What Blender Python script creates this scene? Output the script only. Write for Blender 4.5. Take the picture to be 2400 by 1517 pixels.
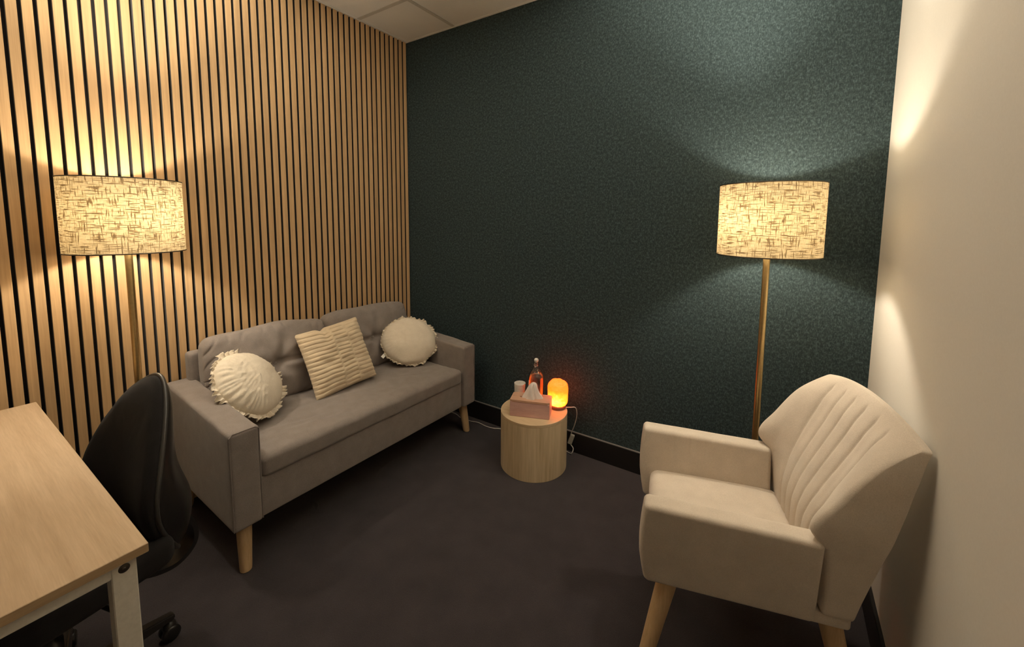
import bpy, bmesh, math, random
from math import sin, cos, pi, radians as rad
from mathutils import Vector, Matrix, noise

random.seed(7)
S = bpy.context.scene
for o in list(bpy.data.objects):
    bpy.data.objects.remove(o)
C = S.collection

# ------------------------------------------------------------------ camera
YAW, PITCH, ROLL = -0.5832, -0.0933, 0.0066
CAM_POS = Vector((2.400, -2.208, 1.4105))
F_PX, PP_Y = 962.86, 603.5
fw = Vector((sin(YAW) * cos(PITCH), cos(YAW) * cos(PITCH), sin(PITCH)))
rt = Vector((cos(YAW), -sin(YAW), 0))
up = rt.cross(fw)
r2 = cos(ROLL) * rt + sin(ROLL) * up
u2 = -sin(ROLL) * rt + cos(ROLL) * up
cam_d = bpy.data.cameras.new('camera')
cam = bpy.data.objects.new('camera', cam_d)
C.objects.link(cam)
cam.matrix_world = Matrix(((r2.x, u2.x, -fw.x, CAM_POS.x), (r2.y, u2.y, -fw.y, CAM_POS.y),
                           (r2.z, u2.z, -fw.z, CAM_POS.z), (0, 0, 0, 1)))
cam_d.sensor_fit = 'HORIZONTAL'
cam_d.sensor_width = 36
cam_d.lens = F_PX / 2400 * 36
cam_d.shift_y = -(1517 / 2 - PP_Y) / 2400
cam_d.clip_start = 0.02
S.camera = cam

# ------------------------------------------------------------------ light and exposure
w = bpy.data.worlds.new('world')
S.world = w
w.use_nodes = True
w.node_tree.nodes['Background'].inputs[0].default_value = (1.0, 0.82, 0.6, 1)
w.node_tree.nodes['Background'].inputs[1].default_value = 0.0
S.view_settings.view_transform = 'Standard'
S.view_settings.look = 'None'
S.view_settings.exposure = 3.24
S.cycles.max_bounces = 16
S.cycles.diffuse_bounces = 12
S.cycles.sample_clamp_indirect = 6.0
S.view_settings.gamma = 1.0
S.view_settings.use_curve_mapping = False
BULB_COLOR = (1.0, 0.885, 0.70)
BULB_STRENGTH = 43.0
FILL_SPOT_WATTS = 38.0
SALT_GAIN = 0.165


# ------------------------------------------------------------------ node helpers
def mat(name):
    m = bpy.data.materials.new(name)
    m.use_nodes = True
    nt = m.node_tree
    return m, nt, nt.nodes['Principled BSDF']


def nd(nt, kind, **kw):
    n = nt.nodes.new(kind)
    for k, v in kw.items():
        if k.startswith('i_'):
            key = k[2:]
            key = int(key) if key.isdigit() else key.replace('_', ' ')
            n.inputs[key].default_value = v
        else:
            setattr(n, k, v)
    return n


def ramp(nt, fac, stops):
    r = nt.nodes.new('ShaderNodeValToRGB')
    e = r.color_ramp.elements
    while len(e) > 1:
        e.remove(e[-1])
    e[0].position, e[0].color = stops[0][0], (*stops[0][1], 1)
    for p, c in stops[1:]:
        x = e.new(p)
        x.color = (*c, 1)
    nt.links.new(fac, r.inputs[0])
    return r.outputs[0]


def coords(nt, scale=(1, 1, 1), rand=False):
    tc = nd(nt, 'ShaderNodeTexCoord')
    mp = nd(nt, 'ShaderNodeMapping')
    mp.inputs['Scale'].default_value = scale
    nt.links.new(tc.outputs['Object'], mp.inputs['Vector'])
    if rand:
        oi = nd(nt, 'ShaderNodeObjectInfo')
        mul = nd(nt, 'ShaderNodeVectorMath', operation='SCALE')
        cmb = nd(nt, 'ShaderNodeCombineXYZ')
        for i in range(3):
            nt.links.new(oi.outputs['Random'], cmb.inputs[i])
        nt.links.new(cmb.outputs[0], mul.inputs[0])
        mul.inputs['Scale'].default_value = 40.0
        nt.links.new(mul.outputs[0], mp.inputs['Location'])
    return mp.outputs[0]


def noise_tex(nt, vec, scale, detail=3, rough=0.6):
    n = nd(nt, 'ShaderNodeTexNoise')
    n.inputs['Scale'].default_value = scale
    n.inputs['Detail'].default_value = detail
    n.inputs['Roughness'].default_value = rough
    nt.links.new(vec, n.inputs['Vector'])
    return n.outputs['Fac']


def bump(nt, bsdf, h, strength, dist):
    b = nd(nt, 'ShaderNodeBump')
    b.inputs['Strength'].default_value = strength
    b.inputs['Distance'].default_value = dist
    nt.links.new(h, b.inputs['Height'])
    nt.links.new(b.outputs[0], bsdf.inputs['Normal'])


def plain(name, col, rough=0.5, metal=0.0, spec=0.5):
    m, nt, b = mat(name)
    b.inputs['Base Color'].default_value = (*col, 1)
    b.inputs['Roughness'].default_value = rough
    b.inputs['Metallic'].default_value = metal
    b.inputs['Specular IOR Level'].default_value = spec
    v = coords(nt)
    n = noise_tex(nt, v, 90, 2)
    c = ramp(nt, n, [(0.3, tuple(x * 0.93 for x in col)), (0.7, tuple(min(1, x * 1.05) for x in col))])
    nt.links.new(c, b.inputs['Base Color'])
    return m


def fabric(name, lo, hi, fine=420, coarse=14, bstr=0.35, dist=0.0015, sheen=0.15):
    m, nt, b = mat(name)
    v = coords(nt)
    n1 = noise_tex(nt, v, fine, 2, 0.7)
    n2 = noise_tex(nt, v, coarse, 3, 0.5)
    add = nd(nt, 'ShaderNodeMath', operation='MULTIPLY_ADD')
    nt.links.new(n2, add.inputs[0])
    add.inputs[1].default_value = 0.35
    sub = nd(nt, 'ShaderNodeMath', operation='MULTIPLY')
    nt.links.new(n1, sub.inputs[0])
    sub.inputs[1].default_value = 0.65
    nt.links.new(sub.outputs[0], add.inputs[2])
    nt.links.new(ramp(nt, add.outputs[0], [(0.3, lo), (0.7, hi)]), b.inputs['Base Color'])
    b.inputs['Roughness'].default_value = 0.92
    b.inputs['Specular IOR Level'].default_value = 0.15
    b.inputs['Sheen Weight'].default_value = sheen
    b.inputs['Sheen Roughness'].default_value = 0.6
    bump(nt, b, n1, bstr, dist)
    return m


def wood(name, lo, hi, scale=(30, 30, 2.2), rough=0.5, rand=False, fine=6.0, contrast=(0.35, 0.68)):
    m, nt, b = mat(name)
    v = coords(nt, scale, rand)
    n1 = noise_tex(nt, v, 1.0, 4, 0.6)
    n2 = noise_tex(nt, v, fine, 2, 0.6)
    mx = nd(nt, 'ShaderNodeMath', operation='MULTIPLY_ADD')
    nt.links.new(n2, mx.inputs[0])
    mx.inputs[1].default_value = 0.35
    ml = nd(nt, 'ShaderNodeMath', operation='MULTIPLY')
    nt.links.new(n1, ml.inputs[0])
    ml.inputs[1].default_value = 0.65
    nt.links.new(ml.outputs[0], mx.inputs[2])
    col = ramp(nt, mx.outputs[0], [(contrast[0], lo), (contrast[1], hi)])
    if rand:
        oi = nd(nt, 'ShaderNodeObjectInfo')
        hs = nd(nt, 'ShaderNodeHueSaturation')
        mr = nd(nt, 'ShaderNodeMapRange')
        nt.links.new(oi.outputs['Random'], mr.inputs[0])
        mr.inputs[3].default_value = 0.90
        mr.inputs[4].default_value = 1.08
        nt.links.new(mr.outputs[0], hs.inputs['Value'])
        nt.links.new(col, hs.inputs['Color'])
        col = hs.outputs[0]
    nt.links.new(col, b.inputs['Base Color'])
    b.inputs['Roughness'].default_value = rough
    b.inputs['Specular IOR Level'].default_value = 0.3
    bump(nt, b, mx.outputs[0], 0.12, 0.001)
    return m


# ------------------------------------------------------------------ materials
M = {}
M['slat'] = wood('oak_slat', (0.50, 0.325, 0.165), (0.66, 0.44, 0.235), (60, 60, 1.6), 0.55, True)
M['felt_black'] = fabric('black_felt', (0.010, 0.008, 0.007), (0.022, 0.018, 0.016), 500, 20, 0.3)
M['ceiling'] = fabric('ceiling_tile', (0.70, 0.685, 0.655), (0.78, 0.765, 0.735), 260, 6, 0.12, 0.001, 0)
M['grid'] = plain('ceiling_grid_white', (0.50, 0.48, 0.44), 0.5)
M['wall_white'] = fabric('white_wall_paint', (0.70, 0.675, 0.625), (0.74, 0.715, 0.665), 180, 2.5, 0.06, 0.001, 0)
M['black_paint'] = plain('black_skirting_paint', (0.010, 0.009, 0.009), 0.45)
M['trim_grey'] = plain('grey_skirting_edge', (0.16, 0.16, 0.155), 0.5)

m, nt, b = mat('teal_felt_wall')
v = coords(nt)
na = noise_tex(nt, v, 70, 4, 0.7)
vs = coords(nt, (1, 1, 0.45))
nb = noise_tex(nt, vs, 210, 3, 0.7)
mx = nd(nt, 'ShaderNodeMath', operation='MULTIPLY_ADD')
nt.links.new(nb, mx.inputs[0]); mx.inputs[1].default_value = 0.55
ml = nd(nt, 'ShaderNodeMath', operation='MULTIPLY')
nt.links.new(na, ml.inputs[0]); ml.inputs[1].default_value = 0.45
nt.links.new(ml.outputs[0], mx.inputs[2])
nt.links.new(ramp(nt, mx.outputs[0], [(0.36, (0.021, 0.031, 0.033)), (0.5, (0.038, 0.057, 0.062)),
                                      (0.64, (0.086, 0.122, 0.131))]), b.inputs['Base Color'])
b.inputs['Roughness'].default_value = 0.95
b.inputs['Specular IOR Level'].default_value = 0.1
bump(nt, b, mx.outputs[0], 0.5, 0.003)
M['teal'] = m

M['carpet'] = fabric('charcoal_carpet', (0.024, 0.020, 0.023), (0.054, 0.045, 0.050), 330, 9, 0.6, 0.004, 0.1)
M['sofa'] = fabric('grey_sofa_fabric', (0.190, 0.162, 0.148), (0.290, 0.250, 0.230), 380, 22, 0.35, 0.0015, 0.2)
M['armchair'] = fabric('oatmeal_armchair_fabric', (0.50, 0.435, 0.36), (0.66, 0.58, 0.49), 420, 18, 0.35, 0.0015, 0.2)
M['cream'] = fabric('cream_cotton', (0.66, 0.58, 0.46), (0.80, 0.72, 0.60), 300, 30, 0.5, 0.002, 0.15)
M['beige'] = fabric('beige_pleated_cotton', (0.58, 0.47, 0.32), (0.70, 0.58, 0.42), 380, 20, 0.35, 0.0015, 0.15)
M['leg_wood'] = wood('natural_leg_wood', (0.50, 0.335, 0.175), (0.66, 0.47, 0.27), (40, 40, 4), 0.5)
M['desk_wood'] = wood('desk_oak_laminate', (0.46, 0.335, 0.215), (0.61, 0.46, 0.31), (2.6, 48, 20), 0.42, False, 5.0, (0.33, 0.66))
M['desk_edge'] = wood('desk_oak_edge', (0.36, 0.245, 0.135), (0.48, 0.34, 0.20), (3, 3, 40), 0.5)
M['white_steel'] = plain('white_powder_coated_steel', (0.66, 0.63, 0.56), 0.45)
M['brass'] = plain('brushed_brass', (0.62, 0.46, 0.22), 0.33, 1.0)
M['dark_metal'] = plain('dark_metal', (0.09, 0.08, 0.07), 0.4, 0.9)
M['chrome'] = plain('bright_wire', (0.72, 0.70, 0.66), 0.25, 1.0)
M['black_mesh'] = fabric('black_chair_fabric', (0.008, 0.007, 0.007), (0.018, 0.016, 0.016), 600, 30, 0.3, 0.001, 0.05)
M['black_plastic'] = plain('black_plastic', (0.016, 0.0145, 0.014), 0.33)
M['rim_grey'] = plain('dark_grey_plastic', (0.045, 0.043, 0.040), 0.35)  # chair rim plastic, lightened to paint in the highlight along its edge
M['porcelain'] = plain('white_porcelain', (0.80, 0.78, 0.74), 0.3)
M['cord_white'] = plain('white_cord', (0.62, 0.60, 0.56), 0.5)
M['plug_grey'] = plain('grey_plastic_switch', (0.34, 0.33, 0.28), 0.5)
M['paper'] = fabric('tissue_paper', (0.76, 0.68, 0.64), (0.82, 0.75, 0.71), 60, 8, 0.1, 0.001, 0)
M['pink_wood'] = wood('pink_stained_wood', (0.50, 0.30, 0.275), (0.64, 0.41, 0.37), (5, 30, 30), 0.5)
M['box_wood'] = wood('tissue_box_lid_wood', (0.52, 0.30, 0.20), (0.66, 0.42, 0.30), (5, 30, 30), 0.5)
M['table_wood'] = wood('pale_birch_veneer', (0.48, 0.36, 0.215), (0.68, 0.54, 0.36), (13, 13, 0.8), 0.5, False, 6.0, (0.38, 0.62))
M['table_top'] = wood('pale_birch_top', (0.50, 0.37, 0.22), (0.64, 0.50, 0.33), (3, 24, 20), 0.5)
M['lamp_base_wood'] = plain('reddish_wood_base', (0.22, 0.085, 0.05), 0.45)
M['tag'] = plain('white_care_tag', (0.80, 0.78, 0.72), 0.6)

# lamp shade: translucent linen with irregular slubs
m, nt, b = mat('linen_lamp_shade')
nt.nodes.remove(b)
out = nt.nodes['Material Output']
uv = nd(nt, 'ShaderNodeUVMap')


def slub(sx, sy, lo, hi, sc=1.0):
    mp = nd(nt, 'ShaderNodeMapping')
    mp.inputs['Scale'].default_value = (sx, sy, 1)
    nt.links.new(uv.outputs[0], mp.inputs['Vector'])
    n = noise_tex(nt, mp.outputs[0], sc, 2, 0.55)
    r = nd(nt, 'ShaderNodeMapRange')
    nt.links.new(n, r.inputs[0])
    r.inputs[1].default_value, r.inputs[2].default_value = lo, hi
    r.interpolation_type = 'SMOOTHSTEP'
    return r.outputs[0]


hz = slub(20, 260, 0.505, 0.64)
vt = slub(240, 24, 0.52, 0.66)
fh = slub(60, 600, 0.40, 0.70)
fv = slub(600, 60, 0.40, 0.70)
mxs = nd(nt, 'ShaderNodeMath', operation='MAXIMUM')
nt.links.new(hz, mxs.inputs[0]); nt.links.new(vt, mxs.inputs[1])
fadd = nd(nt, 'ShaderNodeMath', operation='ADD')
nt.links.new(fh, fadd.inputs[0]); nt.links.new(fv, fadd.inputs[1])
fm = nd(nt, 'ShaderNodeMath', operation='MULTIPLY_ADD')
nt.links.new(fadd.outputs[0], fm.inputs[0]); fm.inputs[1].default_value = 0.16
nt.links.new(mxs.outputs[0], fm.inputs[2]); fm.use_clamp = True
tcol = ramp(nt, fm.outputs[0], [(0.0, (0.093, 0.072, 0.039)), (0.4, (0.064, 0.045, 0.019)), (0.85, (0.017, 0.010, 0.003))])
dcol = ramp(nt, fm.outputs[0], [(0.0, (0.62, 0.56, 0.45)), (1.0, (0.40, 0.33, 0.24))])
tr = nd(nt, 'ShaderNodeBsdfTranslucent')
df = nd(nt, 'ShaderNodeBsdfDiffuse')
nt.links.new(tcol, tr.inputs[0]); nt.links.new(dcol, df.inputs[0])
ad = nd(nt, 'ShaderNodeAddShader')
nt.links.new(tr.outputs[0], ad.inputs[0]); nt.links.new(df.outputs[0], ad.inputs[1])
nt.links.new(ad.outputs[0], out.inputs[0])
M['shade'] = m

m, nt, b = mat('glowing_bulb')
nt.nodes.remove(b)
em = nd(nt, 'ShaderNodeEmission')
em.inputs[0].default_value = (*BULB_COLOR, 1)
em.inputs[1].default_value = BULB_STRENGTH
nt.links.new(em.outputs[0], nt.nodes['Material Output'].inputs[0])
M['bulb'] = m

# salt block lit from inside: glow falls off with distance from the bulb in its core
m, nt, b = mat('glowing_salt_crystal')
v = coords(nt)
dn = nd(nt, 'ShaderNodeVectorMath', operation='DISTANCE')
nt.links.new(v, dn.inputs[0])
dn.inputs[1].default_value = (0.0, -0.012, 0.050)
nz = noise_tex(nt, v, 55, 4, 0.65)
ma = nd(nt, 'ShaderNodeMath', operation='MULTIPLY_ADD')
nt.links.new(nz, ma.inputs[0]); ma.inputs[1].default_value = 0.05
nt.links.new(dn.outputs['Value'], ma.inputs[2])
ec = ramp(nt, ma.outputs[0], [(0.060, (3.2, 0.66, 0.12)), (0.078, (2.9, 0.38, 0.012)), (0.100, (2.5, 0.17, 0.003)), (0.15, (2.3, 0.115, 0.002))])
nt.links.new(ec, b.inputs['Emission Color'])
b.inputs['Emission Strength'].default_value = 1.35 * SALT_GAIN
b.inputs['Base Color'].default_value = (0.75, 0.30, 0.12, 1)
b.inputs['Roughness'].default_value = 0.5
bump(nt, b, nz, 0.5, 0.004)
M['salt'] = m

m, nt, b = mat('clear_bottle_glass')
b.inputs['Base Color'].default_value = (0.97, 0.98, 0.97, 1)
b.inputs['Roughness'].default_value = 0.02
b.inputs['Transmission Weight'].default_value = 1.0
b.inputs['IOR'].default_value = 1.45
M['glass'] = m
m, nt, b = mat('bottle_water')
b.inputs['Base Color'].default_value = (0.97, 0.97, 0.96, 1)
b.inputs['Roughness'].default_value = 0.0
b.inputs['Transmission Weight'].default_value = 1.0
b.inputs['IOR'].default_value = 1.33
M['water'] = m


# ------------------------------------------------------------------ object helpers
def link(name, me, material=None, parent=None, smooth=False):
    o = bpy.data.objects.new(name, me)
    C.objects.link(o)
    if material is not None and not me.materials:
        me.materials.append(material)
    if parent is not None:
        o.parent = parent
    if smooth:
        me.polygons.foreach_set('use_smooth', [True] * len(me.polygons))
    return o


def mesh(name, verts, faces):
    me = bpy.data.meshes.new(name)
    me.from_pydata([tuple(p) for p in verts], [], faces)
    me.update()
    return me


def bm_obj(name, bm, material, parent=None, smooth=False):
    me = bpy.data.meshes.new(name)
    bm.to_mesh(me)
    bm.free()
    return link(name, me, material, parent, smooth)


def tag(o, label=None, cat=None, group=None, kind=None):
    if label: o['label'] = label
    if cat: o['category'] = cat
    if group: o['group'] = group
    if kind: o['kind'] = kind
    return o


def thing(name, loc, rz=0.0, label=None, cat=None, group=None):
    o = bpy.data.objects.new(name, None)
    o.empty_display_size = 0.1
    C.objects.link(o)
    o.location = loc
    o.rotation_euler = (0, 0, rz)
    return tag(o, label, cat, group)


def box_bm(x0, x1, y0, y1, z0, z1, bev=0.0, seg=2, bm=None):
    new = bmesh.new()
    vs = [new.verts.new(p) for p in ((x0, y0, z0), (x1, y0, z0), (x1, y1, z0), (x0, y1, z0),
                                     (x0, y0, z1), (x1, y0, z1), (x1, y1, z1), (x0, y1, z1))]
    for f in ((3, 2, 1, 0), (4, 5, 6, 7), (0, 1, 5, 4), (1, 2, 6, 5), (2, 3, 7, 6), (3, 0, 4, 7)):
        new.faces.new([vs[i] for i in f])
    if bev > 0:
        bmesh.ops.bevel(new, geom=new.edges[:], offset=bev, segments=seg, profile=0.5, affect='EDGES')
    if bm is None:
        return new
    tmp = bpy.data.meshes.new('tmp')
    new.to_mesh(tmp); new.free()
    bm.from_mesh(tmp)
    bpy.data.meshes.remove(tmp)
    return bm


def box(name, x0, x1, y0, y1, z0, z1, material, parent=None, bev=0.0, seg=2):
    return bm_obj(name, box_bm(x0, x1, y0, y1, z0, z1, bev, seg), material, parent)


def axis(h, r, k, m_):
    a = [-h + r * i / k for i in range(k)]
    a += [-(h - r) + 2 * (h - r) * i / m_ for i in range(m_)]
    a += [(h - r) + r * i / k for i in range(k + 1)]
    return a


def soft_box(name, h, r, n, fn, material, parent=None, k=4):
    """closed rounded box (half size h, radius r) on a dense grid; fn moves each point"""
    ax = [axis(h[i], r, k, n[i]) for i in range(3)]
    N = [len(a) - 1 for a in ax]
    idx, verts, faces = {}, [], []

    def vid(i, j, l):
        key = (i, j, l)
        if key not in idx:
            p = Vector((ax[0][i], ax[1][j], ax[2][l]))
            q = Vector([max(-(h[t] - r), min(h[t] - r, p[t])) for t in range(3)])
            d = p - q
            if d.length > 1e-9:
                # square to round inside the corner zone
                mxc = max(abs(d.x), abs(d.y), abs(d.z))
                p = q + d.normalized() * mxc
            idx[key] = len(verts)
            verts.append(fn(p) if fn else p)
        return idx[key]

    for i in range(N[0]):
        for j in range(N[1]):
            faces.append((vid(i, j, 0), vid(i, j + 1, 0), vid(i + 1, j + 1, 0), vid(i + 1, j, 0)))
            t = N[2]
            faces.append((vid(i, j, t), vid(i + 1, j, t), vid(i + 1, j + 1, t), vid(i, j + 1, t)))
    for i in range(N[0]):
        for l in range(N[2]):
            faces.append((vid(i, 0, l), vid(i + 1, 0, l), vid(i + 1, 0, l + 1), vid(i, 0, l + 1)))
            t = N[1]
            faces.append((vid(i, t, l), vid(i, t, l + 1), vid(i + 1, t, l + 1), vid(i + 1, t, l)))
    for j in range(N[1]):
        for l in range(N[2]):
            faces.append((vid(0, j, l), vid(0, j, l + 1), vid(0, j + 1, l + 1), vid(0, j + 1, l)))
            t = N[0]
            faces.append((vid(t, j, l), vid(t, j + 1, l), vid(t, j + 1, l + 1), vid(t, j, l + 1)))
    return link(name, mesh(name, verts, faces), material, parent, True)


def lathe(name, prof, material, parent=None, seg=48, smooth=True, fn=None, close=True):
    verts, faces = [], []
    for r, z in prof:
        for i in range(seg):
            a = 2 * pi * i / seg
            p = Vector((r * cos(a), r * sin(a), z))
            verts.append(fn(p, a) if fn else p)
    for j in range(len(prof) - 1):
        for i in range(seg):
            i2 = (i + 1) % seg
            faces.append((j * seg + i, j * seg + i2, (j + 1) * seg + i2, (j + 1) * seg + i))
    if close:
        faces.append(tuple(range(seg - 1, -1, -1)))
        k = (len(prof) - 1) * seg
        faces.append(tuple(range(k, k + seg)))
    return link(name, mesh(name, verts, faces), material, parent, smooth)


def auto_smooth(o, ang=35):
    """smooth shading with sharp edges beyond the angle"""
    me = o.data
    bm = bmesh.new(); bm.from_mesh(me)
    for e in bm.edges:
        if len(e.link_faces) == 2 and e.calc_face_angle(0) > rad(ang):
            e.smooth = False
    for f in bm.faces:
        f.smooth = True
    bm.to_mesh(me); bm.free()
    return o


def tube(name, pts, r, material, parent=None, seg=10, closed=False, r_end=None, sub=1):
    pts = [Vector(p) for p in pts]
    if sub > 1:                                  # Catmull-Rom
        q = []
        n = len(pts)
        rng = n if closed else n - 1
        for i in range(rng):
            p0 = pts[(i - 1) % n] if closed or i > 0 else pts[0] * 2 - pts[1]
            p1, p2 = pts[i], pts[(i + 1) % n]
            p3 = pts[(i + 2) % n] if closed or i + 2 < n else p2 * 2 - p1
            for s in range(sub):
                t = s / sub
                q.append(0.5 * ((2 * p1) + (p2 - p0) * t + (2 * p0 - 5 * p1 + 4 * p2 - p3) * t * t + (3 * p1 - p0 - 3 * p2 + p3) * t ** 3))
        if not closed:
            q.append(pts[-1])
        pts = q
    n = len(pts)
    verts, faces = [], []
    ref = None
    for i, p in enumerate(pts):
        a = pts[(i - 1) % n] if (closed or i > 0) else p
        c = pts[(i + 1) % n] if (closed or i < n - 1) else p
        t = (c - a).normalized()
        if ref is None:
            ref = t.orthogonal().normalized()
        ref = (ref - t * ref.dot(t)).normalized()
        bi = t.cross(ref)
        rr = r if r_end is None else r + (r_end - r) * i / (n - 1)
        for s in range(seg):
            an = 2 * pi * s / seg
            verts.append(p + (ref * cos(an) + bi * sin(an)) * rr)
    for i in range(n if closed else n - 1):
        i2 = (i + 1) % n
        for s in range(seg):
            s2 = (s + 1) % seg
            faces.append((i * seg + s, i * seg + s2, i2 * seg + s2, i2 * seg + s))
    if not closed:
        faces.append(tuple(range(seg - 1, -1, -1)))
        faces.append(tuple(range((n - 1) * seg, n * seg)))
    return auto_smooth(link(name, mesh(name, verts, faces), material, parent), 50)


def leg(name, top, bot, r0, r1, material, parent, seg=24):
    """tapered round leg with a horizontal cut at top and a rounded foot"""
    top, bot = Vector(top), Vector(bot)
    verts, faces = [], []
    prof = [(0, r0), (0.5, (r0 + r1) / 2), (0.94, r1), (0.985, r1 * 0.96), (1.0, r1 * 0.82)]
    for t, r in prof:
        c = top.lerp(bot, t)
        for s in range(seg):
            a = 2 * pi * s / seg
            verts.append(c + Vector((cos(a) * r, sin(a) * r, 0)))
    for j in range(len(prof) - 1):
        for s in range(seg):
            s2 = (s + 1) % seg
            faces.append((j * seg + s, (j + 1) * seg + s, (j + 1) * seg + s2, j * seg + s2))
    faces.append(tuple(range(seg)))
    faces.append(tuple(range(len(verts) - 1, len(verts) - 1 - seg, -1)))
    return auto_smooth(link(name, mesh(name, verts, faces), material, parent), 40)


def copy_tree(o, parent=None):
    c = o.copy()
    C.objects.link(c)
    if parent is not None:
        c.parent = parent
    for ch in list(o.children):
        copy_tree(ch, c)
    return c


def fbm(x, y, z, s, seed=0.0):
    return noise.noise(Vector((x * s + seed, y * s + seed * 1.7, z * s - seed)))


def sstep(a, b_, x):
    t = max(0.0, min(1.0, (x - a) / (b_ - a)))
    return t * t * (3 - 2 * t)


# ------------------------------------------------------------------ the room
W, H, L = 2.73, 2.697, 3.9
floor = tag(box('floor', -0.1, W + 0.1, -L - 0.1, 0.1, -0.06, 0, M['carpet']), kind='structure')
tag(box('wall_back', -0.1, W + 0.1, 0.0, 0.09, 0, H + 0.1, M['teal']), kind='structure')
tag(box('wall_right', W, W + 0.09, -L, 0.0, 0, H + 0.1, M['wall_white']), kind='structure')
tag(box('wall_front', -0.1, W + 0.1, -L - 0.09, -L, 0, H + 0.1, M['wall_white']), kind='structure')
wl = tag(box('wall_left', -0.10, -0.020, -L, 0.0, 0, H + 0.1, M['felt_black']), kind='structure')
slat_me = None
PITCH_S = 0.04
n = 0
while True:
    y1 = -0.0426 - n * PITCH_S + 0.040 - 0.0052
    y0 = -0.0426 - n * PITCH_S + 0.0052
    if y0 < -L:
        break
    if slat_me is None:
        bm = box_bm(-0.0205, 0.0, -0.0144, 0.0144, 0.0, H, 0.0012, 1)
        slat_me = bpy.data.meshes.new('slat')
        bm.to_mesh(slat_me); bm.free()
        slat_me.materials.append(M['slat'])
        slat_me.materials.append(M['felt_black'])
        for pl in slat_me.polygons:
            pl.material_index = 0 if pl.normal.x > 0.5 else 1
    o = bpy.data.objects.new('slat', slat_me)
    C.objects.link(o)
    o.parent = wl
    o.location = (0, (y0 + y1) / 2, 0)
    n += 1

ceil = tag(box('ceiling', -0.1, W + 0.1, -L - 0.1, 0.1, H + 0.03, H + 0.08, M['ceiling']), kind='structure')
xs = [-0.02, 0.4677, 1.6677, W]
ys = [0.0] + [-0.4214 - 0.6 * k for k in range(6)] + [-L]
ys = [y for y in ys if y >= -L]
for i in range(len(xs) - 1):
    for j in range(len(ys) - 1):
        g = 0.011
        box('ceiling_tile', xs[i] + g, xs[i + 1] - g, ys[j + 1] + g, ys[j] - g, H + 0.003, H + 0.02, M['ceiling'], ceil, 0.002, 1)
for x in xs[1:-1]:
    box('grid_bar', x - 0.012, x + 0.012, -L, 0, H, H + 0.006, M['grid'], ceil)
for y in ys[1:-1]:
    box('grid_bar', -0.02, W, y - 0.012, y + 0.012, H + 0.0003, H + 0.006, M['grid'], ceil)
box('edge_angle', -0.02, W, -0.016, 0, H - 0.0005, H + 0.006, M['ceiling'], ceil)
box('edge_angle', -0.02, 0.014, -L, 0, H - 0.0003, H + 0.006, M['ceiling'], ceil)
box('edge_angle', W - 0.016, W, -L, 0, H - 0.0003, H + 0.006, M['ceiling'], ceil)

bb = tag(box('baseboard_back', 0.0, W, -0.012, 0.0, 0.0, 0.122, M['black_paint']), kind='structure')
box('top_edge', 0.0, W, -0.0125, 0.0, 0.1222, 0.1262, M['trim_grey'], bb)
tag(box('baseboard_right', W - 0.012, W, -L, -0.013, 0.0, 0.125, M['black_paint'], None, 0.002, 1), kind='structure')
tag(box('baseboard_front', 0.0, W - 0.013, -L, -L + 0.012, 0.0, 0.125, M['black_paint'], None, 0.002, 1), kind='structure')


# ------------------------------------------------------------------ sofa
ang = rad(-1.4)
sofa = thing('sofa', (0.035, -0.833, 0), ang,
             'grey fabric three seat sofa on short wooden legs along the slatted wall', 'sofa')
HL = 0.715          # half length (local Y), front = +X
AT = 0.108


def arm_fn(sy):
    cy = sy * (HL - AT / 2)

    def f(p):
        x = p.x + 0.345
        t = (p.z + 0.2) / 0.4
        z = 0.192 + t * (0.398 + 0.045 * (1 - x / 0.69))
        y = cy + p.y
        wv = 0.0016 * fbm(x, y, z, 16, 3 * sy) + 0.001 * fbm(x, y, z, 40, 5)
        if t > 0.9:
            z += wv * 1.5
        # piping ridge round the outer front edge
        return Vector((x + wv, y + wv * 0.6, z))
    return f


for sy in (-1, 1):
    a = soft_box('arm', (0.345, AT / 2, 0.2), 0.013, (26, 6, 20), arm_fn(sy), M['sofa'], sofa, 3)
    # seam piping along the front edges of the arm
    ysg = [sy * (HL - 0.002), sy * (HL - AT + 0.002)]
    tube('seam', [(0.688, ysg[0], 0.20), (0.688, ysg[0], 0.58), (0.685, ysg[0] - sy * 0.012, 0.589), (0.685, ysg[1] + sy * 0.012, 0.589), (0.688, ysg[1], 0.58), (0.688, ysg[1], 0.20)],
         0.0022, M['sofa'], a, 6)


def base_fn(p):
    x = p.x + 0.335
    y = p.y
    z = p.z + 0.2775
    return Vector((x + 0.0015 * fbm(x, y, z, 9, 2), y, z))


soft_box('base_frame', (0.338, HL - AT - 0.002, 0.085), 0.008, (10, 30, 6), base_fn, M['sofa'], sofa, 2)


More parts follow.
